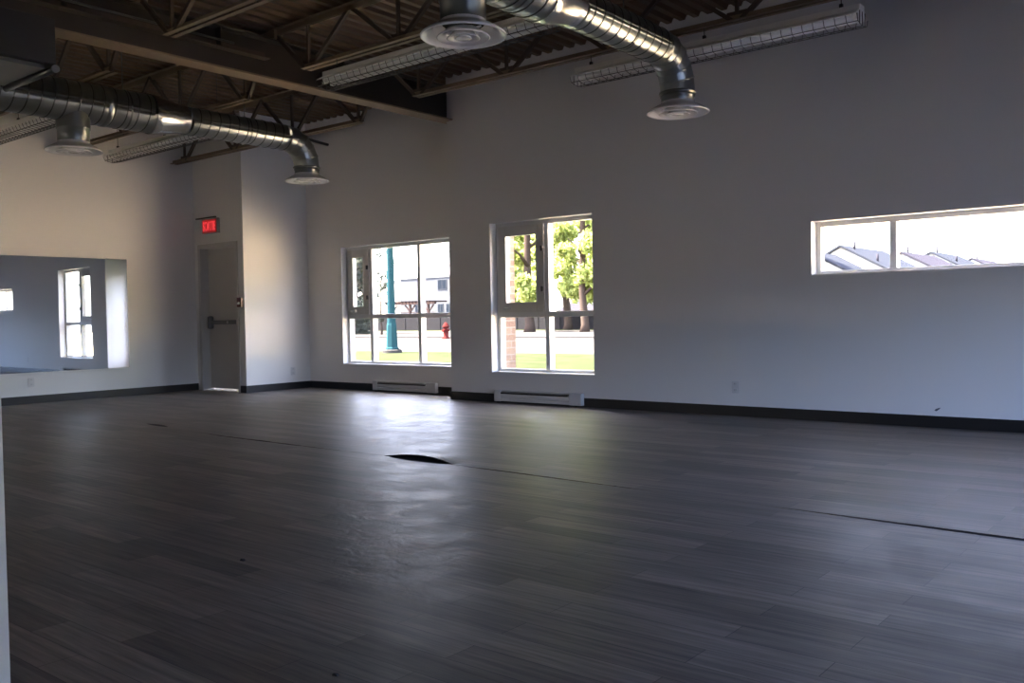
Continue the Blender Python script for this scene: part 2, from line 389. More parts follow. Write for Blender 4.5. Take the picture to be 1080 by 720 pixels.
# baseboards
def baseboard(name, x0, x1, y0, y1):
    mb = MB().box(x0, x1, y0, y1, 0, 0.1)
    return struct(mb.build(name, M['base']))
T = 0.012
baseboard('baseboard_back', XS-T, XR, YN-T, YN)
baseboard('baseboard_recess', XB, XS, YR-T, YR)
baseboard('baseboard_step', XS-T, XS, YN, YR-T)
baseboard('baseboard_vestibule', XB, XB+T, YB-T, YR-T)
baseboard('baseboard_door', -11.10, XB, YB-T, YB)
baseboard('baseboard_left', XL, XL+T, YF, YB)

# ------------------------------------------------------------------ floor: two vinyl sheets with an open seam over a dark subfloor
SEAM = [(-12.2, 4.86), (-8.4, 4.71), (-7.04, 4.56), (-5.52, 4.545), (-4.92, 4.555), (-4.27, 4.53), (-2.8, 4.47), (-1.84, 4.445), (-0.76, 4.40), (XR, 4.35)]
def seam_y(x):
    for (a, ya), (b, yb) in zip(SEAM, SEAM[1:]):
        if a <= x <= b: return ya + (yb-ya)*(x-a)/(b-a)
    return SEAM[-1][1]
def bump01(x, a, b):
    if x <= a or x >= b: return 0.0
    return math.sin(math.pi*(x-a)/(b-a))
rs = random.Random(3)
def gap(x):
    g = 0.0015
    g += 0.08*bump01(x, -8.6, -8.1)
    g += 0.034*bump01(x, -7.4, -5.2)*(0.4+0.9*rs.random())
    g += 0.030*bump01(x, -4.5, -2.6)*(0.5+0.8*rs.random())
    g += 0.045*bump01(x, -1.95, 0.3)
    g += 0.105*bump01(x, -4.93, -4.26)**0.8
    return g
def lift(x): return 0.026*bump01(x, -4.95, -4.24)
xs = []
x = XL-0.0
while x < XR:
    xs.append(x)
    x += 0.02 if -5.0 < x < -4.2 else 0.06
xs.append(XR)
mb = MB(); rows_n = []; rows_f = []
for x in xs:
    y = seam_y(x); g = gap(x); l = lift(x)
    yn = y - g*0.5; yf = y + g*0.5
    rows_n.append([(x, yn, -0.006), (x, yn, 0), (x, yn-0.15, 0), (x, yn-0.6, 0), (x, 1.5, 0), (x, YF, 0)])
    rows_f.append([(x, yf, l-0.004), (x, yf, l), (x, yf+0.05, l*0.85), (x, yf+0.12, l*0.45), (x, yf+0.22, l*0.1), (x, yf+0.4, 0), (x, 6.5, 0), (x, YR+0.0, 0)])
for rows, flip in ((rows_n, 1), (rows_f, 0)):
    k = len(rows[0]); vs = [p for r in rows for p in r]; fs = []
    for i in range(len(rows)-1):
        for j in range(k-1):
            q = (i*k+j, (i+1)*k+j, (i+1)*k+j+1, i*k+j+1)
            fs.append(q[::-1] if flip else q)
    mb.add(vs, fs)
struct(mb.build('floor', M['floor'], origin=(0, 0, 0)), 'dark grey-brown vinyl plank floor with an open seam', 'floor')
struct(MB().box(XL-0.2, XR+0.2, YF-0.2, YR+0.3, -0.12, -0.006).build('floor_subfloor', M['subfloor']), 'dark subfloor showing through the open seam', 'floor')

# ------------------------------------------------------------------ windows
def glazed_frame(name, W, yf, mull, transom, case, label, sill=True, z_case=None):
    """W opening; yf front of frame; mull = x of mullions; transom z or None; case = (x0, x1) bay with casement above the transom"""
    x0, x1, z0, z1 = W; d = 0.09; t = 0.045
    root = thing(name, ((x0+x1)/2, yf, z0), label, 'window'); root['kind'] = 'structure'
    fr = MB()
    fr.bbox(x0, x0+t, yf, yf+d, z0, z1); fr.bbox(x1-t, x1, yf, yf+d, z0, z1)
    fr.bbox(x0+t, x1-t, yf, yf+d, z0, z0+t); fr.bbox(x0+t, x1-t, yf, yf+d, z1-t, z1)
    fr.build('window_frame', M['frame'], root)
    for m in mull:
        MB().bbox(m-0.028, m+0.028, yf-0.005, yf+d, z0+t, z1-t).build('mullion', M['frame'], root)
    xs = [x0+t] + [q for m in mull for q in (m-0.028, m+0.028)] + [x1-t]
    for i in range(0, len(xs), 2):
        a, b = xs[i], xs[i+1]
        if transom:
            MB().bbox(a, b, yf-0.003, yf+d, transom-0.03, transom+0.03).build('transom', M['frame'], root)
            MB().box(a-0.005, b+0.005, yf+0.045, yf+0.051, z0+t-0.005, transom-0.025).build('pane', M['glass'], root)
            if case and a <= case <= b:
                sash(root, a, b, transom+0.03, z1-t, yf)
            else:
                MB().box(a-0.005, b+0.005, yf+0.045, yf+0.051, transom+0.025, z1-t+0.005).build('pane', M['glass'], root)
        else:
            MB().box(a-0.005, b+0.005, yf+0.045, yf+0.051, z0+t-0.005, z1-t+0.005).build('pane', M['glass'], root)
    return root
def sash(root, a, b, c, d, yf):
    w = 0.105
    s = MB(); y0, y1 = yf-0.02, yf+0.05
    s.bbox(a, a+w, y0, y1, c, d); s.bbox(b-w, b, y0, y1, c, d)
    s.bbox(a+w, b-w, y0, y1, c, c+w); s.bbox(a+w, b-w, y0, y1, d-w, d)
    # outer rebate of the sash
    s.box(a-0.01, b+0.01, y0+0.02, y1-0.01, c-0.01, c+0.01); s.box(a-0.01, b+0.01, y0+0.02, y1-0.01, d-0.01, d+0.01)
    so = s.build('casement_sash', M['sash'], root)
    g = MB()
    g.box(a+w-0.004, a+w+0.008, y0-0.004, y0+0.03, c+w, d-w); g.box(b-w-0.008, b-w+0.004, y0-0.004, y0+0.03, c+w, d-w)
    g.box(a+w, b-w, y0-0.004, y0+0.03, c+w-0.004, c+w+0.008); g.box(a+w, b-w, y0-0.004, y0+0.03, d-w-0.008, d-w+0.004)
    g.build('glazing_bead', M['frame'], so)
    MB().box(a+w-0.005, b-w+0.005, yf+0.03, yf+0.036, c+w-0.005, d-w+0.005).build('pane', M['glass'], so)
    h = MB(); zc = c+0.05; xc = a+0.13
    h.bbox(xc-0.05, xc+0.05, y0-0.025, y0, zc-0.018, zc+0.018, 0.006)
    h.tube([(xc-0.02, y0-0.02, zc), (xc-0.03, y0-0.045, zc+0.004), (xc+0.05, y0-0.05, zc+0.008), (xc+0.085, y0-0.045, zc+0.012)], [0.008, 0.008, 0.007, 0.010], 8)
    h.build('crank_handle', M['chrome'], so)
    for zz in (c+(d-c)*0.26, c+(d-c)*0.72):
        MB().bbox(b-0.035, b-0.005, y0-0.022, y0, zz-0.03, zz+0.03).build('sash_lock', M['darkmetal'], so)
def sill(root, W, y0, y1):
    x0, x1, z0, z1 = W
    MB().bbox(x0+0.002, x1-0.002, y0+0.002, y1, z0-0.002, z0+0.014, 0.003).build('sill', M['white_enamel'], root)
w1 = glazed_frame('window_1', W1, YR+0.10, (-9.695, -8.735), 1.045, -10.0, 'wide three-bay window with a small grey casement, in the recess'); sill(w1, W1, YR, YR+0.10)
w2 = glazed_frame('window_2', W2, YN+0.12, (-6.245,), 1.025, -6.6, 'tall two-bay window with a large grey casement beside the wall step'); sill(w2, W2, YN, YN+0.12)
w3 = glazed_frame('window_3', W3, YN+0.12, (-2.445,), None, None, 'long low strip window high on the wall at right'); sill(w3, W3, YN, YN+0.12)
# shopfront windows in the right wall (out of frame, they light the room)
for i, (a, b, c, d) in enumerate(W4):
    r = thing('window_%d' % (4+i), (XR+0.06, (a+b)/2, c), 'shopfront window in the right wall', 'window'); r['kind'] = 'structure'
    f = MB(); x0, x1 = XR+0.05, XR+0.13; t = 0.05
    f.bbox(x0, x1, a, a+t, c, d); f.bbox(x0, x1, b-t, b, c, d); f.bbox(x0, x1, a+t, b-t, c, c+t); f.bbox(x0, x1, a+t, b-t, d-t, d)
    f.bbox(x0, x1, (a+b)/2-0.03, (a+b)/2+0.03, c+t, d-t)
    f.build('window_frame', M['frame'], r)
    MB().box(XR+0.085, XR+0.091, a+t-0.005, b-t+0.005, c+t-0.005, d-t+0.005).build('pane', M['glass_tint'], r)

r = thing('window_6', ((W6[0]+W6[1])/2, YF-0.1, W6[2]), 'long low unseen window added behind the viewer as fill light', 'window'); r['kind'] = 'structure'  # added opening, lifts the light on the recess and window wall
f = MB(); a, b, c, d = W6; t = 0.05; y0, y1 = YF-0.15, YF-0.07
f.bbox(a, a+t, y0, y1, c, d); f.bbox(b-t, b, y0, y1, c, d); f.bbox(a+t, b-t, y0, y1, c, c+t); f.bbox(a+t, b-t, y0, y1, d-t, d)
for q in (0.5,): f.bbox(a+(b-a)*q-0.03, a+(b-a)*q+0.03, y0, y1, c+t, d-t)
f.build('window_frame', M['frame'], r)
MB().box(a+t-0.005, b-t+0.005, YF-0.113, YF-0.107, c+t-0.005, d-t+0.005).build('pane', M['glass'], r)

# ------------------------------------------------------------------ exit door
dr = thing('door_1', (-11.6, YB+0.13, 0), 'grey steel exit door with a push bar below a red exit sign', 'door'); dr['kind'] = 'structure'
f = MB(); y0 = YB-0.012; y1 = YB+0.18
f.bbox(-12.10, -12.04, y0, y1, 0, 2.145); f.bbox(-11.165, -11.105, y0, y1, 0, 2.145); f.bbox(-12.04, -11.165, y0, y1, 2.085, 2.145)
f.build('door_frame', M['doorframe'], dr)
lf = MB().bbox(-12.034, -11.171, YB+0.12, YB+0.165, 0.03, 2.08, 0.003).build('door_leaf', M['door'], dr)
pb = MB(); zc = 1.0; yl = YB+0.12
pb.bbox(-11.99, -11.915, yl-0.075, yl, zc-0.095, zc+0.095, 0.025)
pbo = pb.build('push_bar', M['barmetal'], lf)
p2 = MB().bbox(-11.92, -11.21, yl-0.065, yl-0.02, zc-0.03, zc+0.03, 0.008).bbox(-11.25, -11.20, yl-0.07, yl, zc-0.04, zc+0.04, 0.01)
p2.build('push_bar_rail', M['barmetal'], lf)
MB().bbox(-11.50, -11.46, yl-0.069, yl-0.06, zc-0.018, zc+0.018, 0.004).build('bar_key_plate', M['chrome'], lf)

# exit sign
es = thing('exit_sign', (-11.71, YB-0.03, 2.28), 'small glowing red SORTIE exit sign mounted above the grey door', 'sign')
MB().bbox(-11.905, -11.515, YB-0.052, YB, 2.285, 2.505, 0.008).build('sign_housing', M['sign'], es)
MB().bbox(-12.10, -11.60, YB-0.03, YB, 2.515, 2.535, 0.004).build('dark_strip', M['darkmetal'], es)  # thin dark bar above the sign, running left
MB().bbox(-11.885, -11.535, YB-0.056, YB-0.050, 2.302, 2.488, 0.002).build('sign_face', M['sign_face'], es)
cu = bpy.data.curves.new('sortie_text', 'FONT'); cu.body = 'SORTIE'; cu.align_x = 'CENTER'; cu.align_y = 'CENTER'; cu.size = 0.15; cu.extrude = 0.002; cu.offset = 0.003
to = bpy.data.objects.new('sortie_tmp', cu); COL.objects.link(to)
dg = bpy.context.evaluated_depsgraph_get(); me = bpy.data.meshes.new_from_object(to.evaluated_get(dg)); bpy.data.objects.remove(to)
xsv = [v.co.x for v in me.vertices]; ysv = [v.co.y for v in me.vertices]
sx = 0.315/(max(xsv)-min(xsv)); sy = 0.135/(max(ysv)-min(ysv)); cx = (max(xsv)+min(xsv))/2; cy = (max(ysv)+min(ysv))/2
for v in me.vertices:
    v.co = Vector((-11.71 + (v.co.x-cx)*sx, YB-0.058 - v.co.z, 2.395 + (v.co.y-cy)*sy)) - ORIG[es]
me.materials.clear(); me.materials.append(M['sign_text'])
lt = bpy.data.objects.new('sign_letters', me); COL.objects.link(lt); lt.parent = es; ORIG[lt] = ORIG[es]; lt['label'] = 'bright red SORTIE letters'

# fire alarm pull station
ps = thing('fire_pull_station', (-11.045, YB, 1.21), 'small dark red fire alarm pull station right of the exit door', 'alarm')
MB().bbox(-11.095, -10.995, YB-0.045, YB, 1.21, 1.345, 0.006).build('station_body', M['red'], ps)
MB().bbox(-11.07, -11.02, YB-0.058, YB-0.044, 1.245, 1.275, 0.004).build('pull_handle', M['white_plastic'], ps)

# outlets and a switch
def outlet(root, axis, c, z):
    def B(u0, u1, d0, d1, z0, z1, b):
        m = MB()
        if axis == 'y': m.bbox(c[0]+u0, c[0]+u1, c[1]-d1, c[1]-d0, z+z0, z+z1, b)
        else: m.bbox(c[0]+d0, c[0]+d1, c[1]+u0, c[1]+u1, z+z0, z+z1, b)
        return m
    B(-0.037, 0.037, 0, 0.007, -0.058, 0.058, 0.003).build('cover_plate', M['white_plastic'], root)
    for dz in (-0.03, 0.03):
        r = B(-0.017, 0.017, 0.006, 0.010, dz-0.02, dz+0.02, 0.002).build('receptacle', M['white_plastic'], root)
        for du in (-0.007, 0.007):
            B(du-0.0012, du+0.0012, 0.0098, 0.0104, dz-0.006, dz+0.010, 0.0003).build('slot', M['black'], r)
for axis, c, z, lab in (('y', (-3.89, YN), 0.281, 'white wall outlet low on the window wall, between the windows'),
                        ('x', (XL, 5.14), 0.274, 'white wall outlet low on the left wall, under the mirror'),
                        ('x', (XB, 8.33), 0.264, 'white wall outlet low on the bright side of the door block')):
    outlet(thing('wall_outlet', (c[0], c[1], z), lab, 'outlet', 'wall outlets'), axis, c, z)
sw = thing('light_switch', (XL, 7.08, 1.34), 'pale light switch on the shaded left wall near the exit door', 'switch')
MB().bbox(XL, XL+0.007, 7.045, 7.115, 1.28, 1.395, 0.003).build('cover_plate', M['wall'], sw)
MB().bbox(XL+0.006, XL+0.015, 7.072, 7.088, 1.325, 1.352, 0.002).build('toggle', M['wall'], sw)

# scuff on the wall, chips on the floor
sc_ = MB()
sc_.add([(-2.085, YN-0.002, 0.145), (-2.068, YN-0.003, 0.140), (-2.045, YN-0.003, 0.158), (-2.036, YN-0.002, 0.170), (-2.05, YN-0.003, 0.168), (-2.075, YN-0.003, 0.158)], [(0, 1, 2, 3, 4, 5)])
sc_.add([(-2.085, YN, 0.145), (-2.068, YN, 0.140), (-2.045, YN, 0.158), (-2.036, YN, 0.170), (-2.05, YN, 0.168), (-2.075, YN, 0.158)], [(5, 4, 3, 2, 1, 0)])
tag(sc_.build('wall_scuff', M['scuff']), 'small dark scuff low on the window wall above the black baseboard', 'mark')
for (px, py, s, lab) in ((-3.28, 2.21, 0.012, 'tiny dark chip on the floor planks left of centre, the farther one'), (-2.0, 1.64, 0.010, 'tiny dark chip on the floor planks near the bottom edge')):
    m = MB()
    m.add([(px-s, py-s*0.6, 0), (px+s, py-s*0.4, 0), (px+s*0.7, py+s*0.7, 0), (px-s*0.6, py+s*0.8, 0), (px-s*0.6, py-s*0.4, s*0.7), (px+s*0.5, py-s*0.2, s*0.5), (px+s*0.3, py+s*0.5, s*0.6), (px-s*0.4, py+s*0.5, s*0.4)],
          [(3,2,1,0),(4,5,6,7),(0,1,5,4),(1,2,6,5),(2,3,7,6),(3,0,4,7)])
    tag(m.build('floor_chip', M['debris']), lab, 'debris', 'chips on the floor')

# ------------------------------------------------------------------ mirror
mr = thing('wall_mirror', (XL, 3.85, 0.40), 'wide frameless wall mirror on the left wall reflecting the windows', 'mirror')
MA, MY0, MY1 = math.tan(math.radians(1.15)), 4.3, 6.44     # the sheet stands a little off the wall at its far end
def mx(y): return XL + 0.010 + MA*(y-MY0)
MB().prism([(XL+0.002, MY0), (mx(MY0), MY0), (mx(MY1), MY1), (XL+0.002, MY1)], 'z', 0.40, 1.895).build('mirror_glass', M['mirror'], mr)
MB().prism([(XL, MY0), (mx(MY0)+0.004, MY0), (mx(MY1)+0.004, MY1+0.004), (XL, MY1+0.004)], 'z', 0.386, 0.3995).build('reflection_strip', M['white_enamel'], mr)  # white strip painted in for the bright reflection along the mirror's bottom
MB().bbox(XL, mx(MY1)+0.003, MY1+0.0005, MY1+0.010, 0.40, 1.90, 0.002).build('edge_trim', M['white_enamel'], mr)

# ------------------------------------------------------------------ baseboard heaters
def heater(x0, x1, y, lab):
    r = thing('baseboard_heater', ((x0+x1)/2, y, 0.0), lab, 'heater', 'electric baseboard heaters')
    d = 0.07
    prof = [(y-0.013, 0.022), (y-d, 0.022), (y-d, 0.052), (y-d+0.012, 0.06), (y-d+0.012, 0.068), (y-d, 0.074), (y-d-0.002, 0.112), (y-d+0.018, 0.128), (y-0.045, 0.131), (y-0.045, 0.139), (y-0.018, 0.148), (y-0.013, 0.148)]
    MB().prism(prof, 'x', x0+0.09, x1-0.16).build('heater_cover', M['heater'], r)
    MB().bbox(x0, x0+0.09, y-d-0.004, y-0.012, 0.018, 0.15, 0.004).build('end_cap', M['heater'], r)
    MB().bbox(x1-0.16, x1, y-d-0.004, y-0.012, 0.018, 0.15, 0.004).build('junction_box', M['heater'], r)
    MB().box(x0+0.09, x1-0.16, y-d+0.0135, y-0.02, 0.1275, 0.1325).build('outlet_slot', M['black'], r)
    MB().box(x0+0.10, x1-0.18, y-d-0.0035, y-0.06, 0.107, 0.124).build('grille_slot', M['black'], r)
    for xx in (x0+0.04, x1-0.08):
        MB().box(xx-0.02, xx+0.02, y-0.05, y-0.014, 0, 0.02).build('foot', M['black'], r)
heater(-6.905, -5.665, YN, 'white electric baseboard heater under the tall two-bay window')
heater(-9.52, -8.31, YR, 'white electric baseboard heater under the wide recessed window')

# ------------------------------------------------------------------ steel beam and open-web joists
bmr = thing('steel_beam', (-7.647, 3, 3.4), 'large brown steel beam running across the ceiling to the wall step', 'beam')
b0, b1 = YF+0.05, YN+0.25
MB().box(-7.75, -7.545, b0, b1, 3.40, 3.418).build('bottom_flange', M['steel'], bmr)
MB().box(-7.655, -7.641, b0, b1, 3.418, 3.785).build('beam_web', M['beam'], bmr)
MB().box(-7.75, -7.545, b0, b1, 3.785, 3.80).build('top_flange', M['beam'], bmr)
MB().box(-7.64, -7.535, b0, 5.55, 3.595, 3.605).box(-7.64, -7.632, b0, 5.55, 3.605, 3.67).build('ledger_angle', M['web'], bmr)
for yy in (2.0, 3.55, 5.0, 6.5):
    MB().box(-7.64, -7.552, yy, yy+0.012, 3.61, 3.785).build('stiffener', M['beam'], bmr)

def joist(xa, xb, y, seat_x, label, lefty, zb=3.42):
    """xa..xb bottom chord extent; seat_x where the top chord bears on the beam"""
    zt = 3.885
    x_lo = min(xa, seat_x); x_hi = max(xb, seat_x)
    r = thing('roof_joist', ((xa+xb)/2, y, zb), label, 'joist', 'open-web steel roof joists')
    def chord(x0, x1, z, up):
        m = MB()
        for sgn in (-1, 1):
            m.box(x0, x1, y+sgn*0.012, y+sgn*0.06, z, z+0.006)
            m.box(x0, x1, y+sgn*0.012, y+sgn*0.018, z, z+0.05*up)
        return m
    chord(xa, xb, zb, 1).build('bottom_chord', M['steel'], r)
    chord(x_lo, x_hi, zt, -1).build('top_chord', M['steel'], r)
    MB().box(seat_x-0.09, seat_x+0.09, y-0.05, y+0.05, 3.80, zt).build('bearing_seat', M['steel'], r)
    # web: V pattern with verticals
    p = 0.62; w = 0.036
    if lefty: nodes_b = [xb-0.05-2*p*i for i in range(12)]
    else: nodes_b = [xa+0.05+2*p*i for i in range(12)]
    s = -1 if lefty else 1
    first = True
    for nb in nodes_b:
        if not (xa <= nb <= xb): break
        for dx in ((-p, 0, p)):
            tx = nb + dx
            if first and dx*s < 0: tx = seat_x + s*0.02
            if not (x_lo-0.01 <= tx <= x_hi+0.01): continue
            wd = 0.028 if dx == 0 else w
            MB().bar((nb + (0.04 if dx > 0 else -0.04 if dx < 0 else 0), y, zb+0.012), (tx, y, zt-0.01), wd, wd, (0, 1, 0)).build('web_bar', M['web'], r)
        # gusset at the bottom node
        MB().box(nb-0.09, nb+0.09, y-0.005, y+0.005, zb+0.008, zb+0.085).build('gusset', M['web'], r)
        first = False
    return r
words = ['nearest the window wall', 'second from the window wall', 'third from the window wall', 'fourth from the window wall']
for i, y in enumerate((7.12, 5.63, 4.20, 2.75)):
    joist(-7.10, XR-0.05, y, -7.60, 'tan open-web roof joist right of the steel beam, ' + words[i], False)
for i, y in enumerate((7.20, 5.66, 4.20, 2.75)):
    joist(XL+0.05, -8.08, y, -7.70, 'tan open-web roof joist left of the steel beam, ' + words[i], True, 3.30)
# thin dark pipe under the left joists
tag(MB().tube([(-9.08, 6.7, 3.289), (-9.36, 7.75, 3.289)], 0.018, 10).build('conduit_pipe', M['darkmetal']), 'thin dark pipe crossing under the left roof joists behind the duct elbow', 'pipe')
tag(MB().tube([(-7.49, YF+0.1, 3.64), (-7.49, 5.1, 3.64)], 0.011, 8).build('conduit_pipe', M['darkmetal']), 'thin dark conduit running along the right side of the steel beam', 'pipe')

# ------------------------------------------------------------------ ducts
def spiral(x0, y0, x1, y1, z, r, pitch=0.115, seg=40):
    """spiral lock-seam duct along Y (slightly skewed in X): ribs follow a helix"""
    m = MB(); L = y1-y0; steps = []
    n = int(L/pitch)+1
    for i in range(n):
        for off, dr in ((0.0, 0.0), (0.004, 0.0), (pitch-0.018, 0.0), (pitch-0.014, 0.0), (pitch-0.010, 0.0), (pitch-0.004, 0.0)):
            steps.append((i*pitch+off, dr))
    steps.append((n*pitch, 0))
    vs = []; fs = []
    for s_, dr in steps:
        for k in range(seg):
            a = 2*math.pi*k/seg
            t = s_ + pitch*(k/seg - 0.5)
            t = max(0.0, min(L, t)); f = t/L
            rr = r+dr
            vs.append((x0+(x1-x0)*f + rr*math.cos(a), y0+t, z+rr*math.sin(a)))
    for i in range(len(steps)-1):
        for k in range(seg-1):
            fs.append((i*seg+k, i*seg+k+1, (i+1)*seg+k+1, (i+1)*seg+k))
        # the helix closes one pitch later
        j = i+6
        if j+1 < len(steps): fs.append((j*seg, i*seg+seg-1, (i+1)*seg+seg-1, (j+1)*seg))
    for i in range(6): fs.append((i*seg, 0+seg-1, seg-1, (i+1)*seg))
    m.add(vs, fs, True)
    return m
def lock_seam(x0, y0, x1, y1, z, r, pitch=0.115, seg=40):
    m = MB(); L = y1-y0; vs = []; fs = []; n = int((L-0.02)/pitch*seg)
    for i in range(n):
        a = 2*math.pi*i/seg; t = 0.006 + pitch*i/seg; f = t/L; cx = x0+(x1-x0)*f
        for dt, dr in ((-0.005, -0.001), (-0.004, 0.004), (0.004, 0.004), (0.005, -0.001)):
            vs.append((cx+(r+dr)*math.cos(a), y0+t+dt, z+(r+dr)*math.sin(a)))
    for i in range(n-1):
        for k in range(3): fs.append((i*4+k, i*4+k+1, (i+1)*4+k+1, (i+1)*4+k))
    return m.add(vs, fs, False)
def diffuser(root, c, nr):
    d = MB().lathe([(nr, 0.085), (nr+0.004, 0.07), (0.19, 0.045), (0.235, 0.018), (0.25, 0.008), (0.253, 0.0), (0.247, -0.005), (0.238, -0.002), (0.178, 0.034), (0.172, 0.05), (nr-0.010, 0.062), (nr-0.010, 0.085)], c)
    o = d.build('diffuser', M['diff'], root)
    MB().lathe([(0.152, -0.004), (0.156, -0.009), (0.150, -0.012), (0.105, 0.014), (0.098, 0.030), (0.104, 0.034), (0.112, 0.020)], c, closed=True).build('cone_ring', M['diff'], o)
    MB().lathe([(0.093, -0.010), (0.097, -0.015), (0.091, -0.018), (0.062, 0.002), (0.058, 0.016), (0.064, 0.020), (0.070, 0.008)], c, closed=True).build('cone_ring', M['diff'], o)
    MB().lathe([(0.0, -0.018), (0.042, -0.017), (0.049, -0.013), (0.045, -0.006), (0.02, 0.01), (0.0, 0.012)], c, 32).build('centre_disc', M['diff'], o)
    MB().lathe([(0.0, 0.066), (nr-0.011, 0.066)], c, 32).build('throat_shade', M['black'], o)  # black disc in place of the shade inside the neck
    MB().tube([(c[0]-nr, c[1], c[2]+0.03), (c[0]+nr, c[1], c[2]+0.03)], 0.006, 8).tube([(c[0], c[1], c[2]-0.01), (c[0], c[1], c[2]+0.07)], 0.008, 8).build('cone_bracket', M['diff'], o)
def duct(label, xa, xb, ya, yred, yend, z, R, r, drop, take_y, take_x):
    """big spiral from ya to yred, reducer, small spiral to the elbow that turns down to a diffuser at yend"""
    root = thing('air_duct', ((xa+xb)/2, ya, z-R), label, 'duct', 'exposed galvanised ducts')
    def X(y): return xa + (xb-xa)*(y-ya)/(yend-ya)
    er = 0.30
    spiral(X(ya), ya, X(yred), yred, z, R).build('spiral_duct', M['galv'], root)['label'] = 'wide spiral duct section'
    lock_seam(X(ya), ya, X(yred), yred, z, R).build('lock_seam', M['seam'], root)
    MB().tube([(X(yred-0.02), yred-0.02, z), (X(yred+0.04), yred+0.04, z), (X(yred+0.06), yred+0.06, z), (X(yred+0.30), yred+0.30, z), (X(yred+0.32), yred+0.32, z), (X(yred+0.37), yred+0.37, z)],
              [R+0.006, R+0.006, R, r+0.006, r+0.008, r+0.008], 40, True, False).build('reducer', M['galv_new'], root)
    spiral(X(yred+0.36), yred+0.36, X(yend-er), yend-er, z, r).build('spiral_duct', M['galv'], root)['label'] = 'narrow spiral duct section'
    lock_seam(X(yred+0.36), yred+0.36, X(yend-er), yend-er, z, r).build('lock_seam', M['seam'], root)
    # coupling bands
    for yy in (yred-0.52,):
        MB().tube([(X(yy), yy, z), (X(yy+0.006), yy+0.006, z), (X(yy+0.05), yy+0.05, z), (X(yy+0.056), yy+0.056, z)], [R, R+0.005, R+0.005, R], 40, True, False).build('coupling_band', M['galv'], root)
    # gored elbow
    xe = X(yend); n = 5; pts = []
    cy, cz = yend-er, z-er
    segs = MB()
    for i in range(n):
        a0 = math.pi/2*i/n; a1 = math.pi/2*(i+1)/n
        p0 = (xe, cy+er*math.sin(a0), cz+er*math.cos(a0)); p1 = (xe, cy+er*math.sin(a1), cz+er*math.cos(a1))
        seg = 40; vs = []
        for a, p in ((a0, p0), (a1, p1)):
            for k in range(seg):
                t = 2*math.pi*k/seg
                rad = r*1.01
                vs.append((p[0]+rad*math.cos(t), p[1]+rad*math.sin(t)*math.sin(a), p[2]+rad*math.sin(t)*math.cos(a)))
        segs.add(vs, [(k, (k+1) % seg, seg+(k+1) % seg, seg+k) for k in range(seg)], True)
        if i:
            ring = []
            for da, rad in ((-0.02, r*1.01), (-0.01, r*1.045), (0.01, r*1.045), (0.02, r*1.01)):
                a = a0+da; p = (xe, cy+er*math.sin(a), cz+er*math.cos(a))
                for k in range(seg):
                    t = 2*math.pi*k/seg
                    ring.append((p[0]+rad*math.cos(t), p[1]+rad*math.sin(t)*math.sin(a), p[2]+rad*math.sin(t)*math.cos(a)))
            segs.add(ring, [(q*seg+k, q*seg+(k+1) % seg, (q+1)*seg+(k+1) % seg, (q+1)*seg+k) for q in range(3) for k in range(seg)], True)
    segs.build('elbow', M['galv'], root)
    # drop collar and end diffuser
    zd = z-er; nr = r-0.004
    MB().lathe([(r*1.01, zd-z), (r+0.012, zd-z-0.004), (r+0.012, zd-z-0.016), (nr, zd-z-0.022), (nr, (drop+0.14)-z), (nr+0.006, drop+0.136-z), (nr+0.006, drop+0.124-z), (nr, drop+0.12-z), (nr, drop+0.06-z)], (xe, yend, z), 40).build('drop_collar', M['galv_dull'], root)
    diffuser(root, (xe, yend, drop), nr)
    # take-off with its own diffuser
    MB().lathe([(0.155, z-0.09-drop), (0.150, 0.30), (nr+0.008, 0.215), (nr+0.008, 0.20), (nr, 0.195), (nr, 0.06)], (take_x, take_y, drop), 40).build('take_off_collar', M['galv_dull'], root)
    diffuser(root, (take_x, take_y, drop), nr)
    # hanger straps up to the deck
    for yy, rr in ((ya+0.8, R), (yred-0.3, R), (yend-0.85, r)):
        m = MB().tube([(X(yy), yy, z), (X(yy+0.018), yy+0.018, z)], rr+0.0045, 40, True, False)
        m.bar((X(yy), yy+0.015, z+rr), (X(yy), yy+0.015, ZC+0.02), 0.012, 0.003)
        m.build('hanger_strap', M['galv_dull'], root)
    return root
duct('galvanised spiral duct at left ending in an elbow by the exit-door block', -8.60, -8.60, 0.5, 4.86, 6.80, 3.10, 0.19, 0.145, 2.635, 4.08, -8.60)
duct('galvanised spiral duct overhead at top centre ending before the window wall', -3.50, -3.63, 0.5, 4.74, 6.64, 3.10, 0.19, 0.138, 2.635, 3.97, -3.56)

# air handler at the upper left
ah = thing('air_handler', (-7.62, 2.4, 3.0), 'dark boxy air handler hanging at the upper left beside the duct', 'air handler')
MB().bbox(-8.05, -7.2, 1.5, 3.30, 3.02, 3.37, 0.006).build('unit_casing', M['unit'], ah)
MB().bbox(-8.03, -7.26, 1.52, 3.24, 2.99, 3.02, 0.004).build('bottom_pan', M['unit_pan'], ah)
MB().tube([(-8.10, 3.29, 2.985), (-7.20, 3.29, 2.985)], 0.026, 14).build('drain_pipe', M['galv_dull'], ah)
MB().tube([(-7.20, 3.29, 2.985), (-7.185, 3.29, 2.985)], 0.030, 14).build('pipe_cap', M['chrome'], ah)
for xx in (-7.95, -7.30):
    MB().tube([(xx, 1.8, 3.37), (xx, 1.8, ZC+0.02)], 0.006, 8).build('hanger_rod', M['darkmetal'], ah)

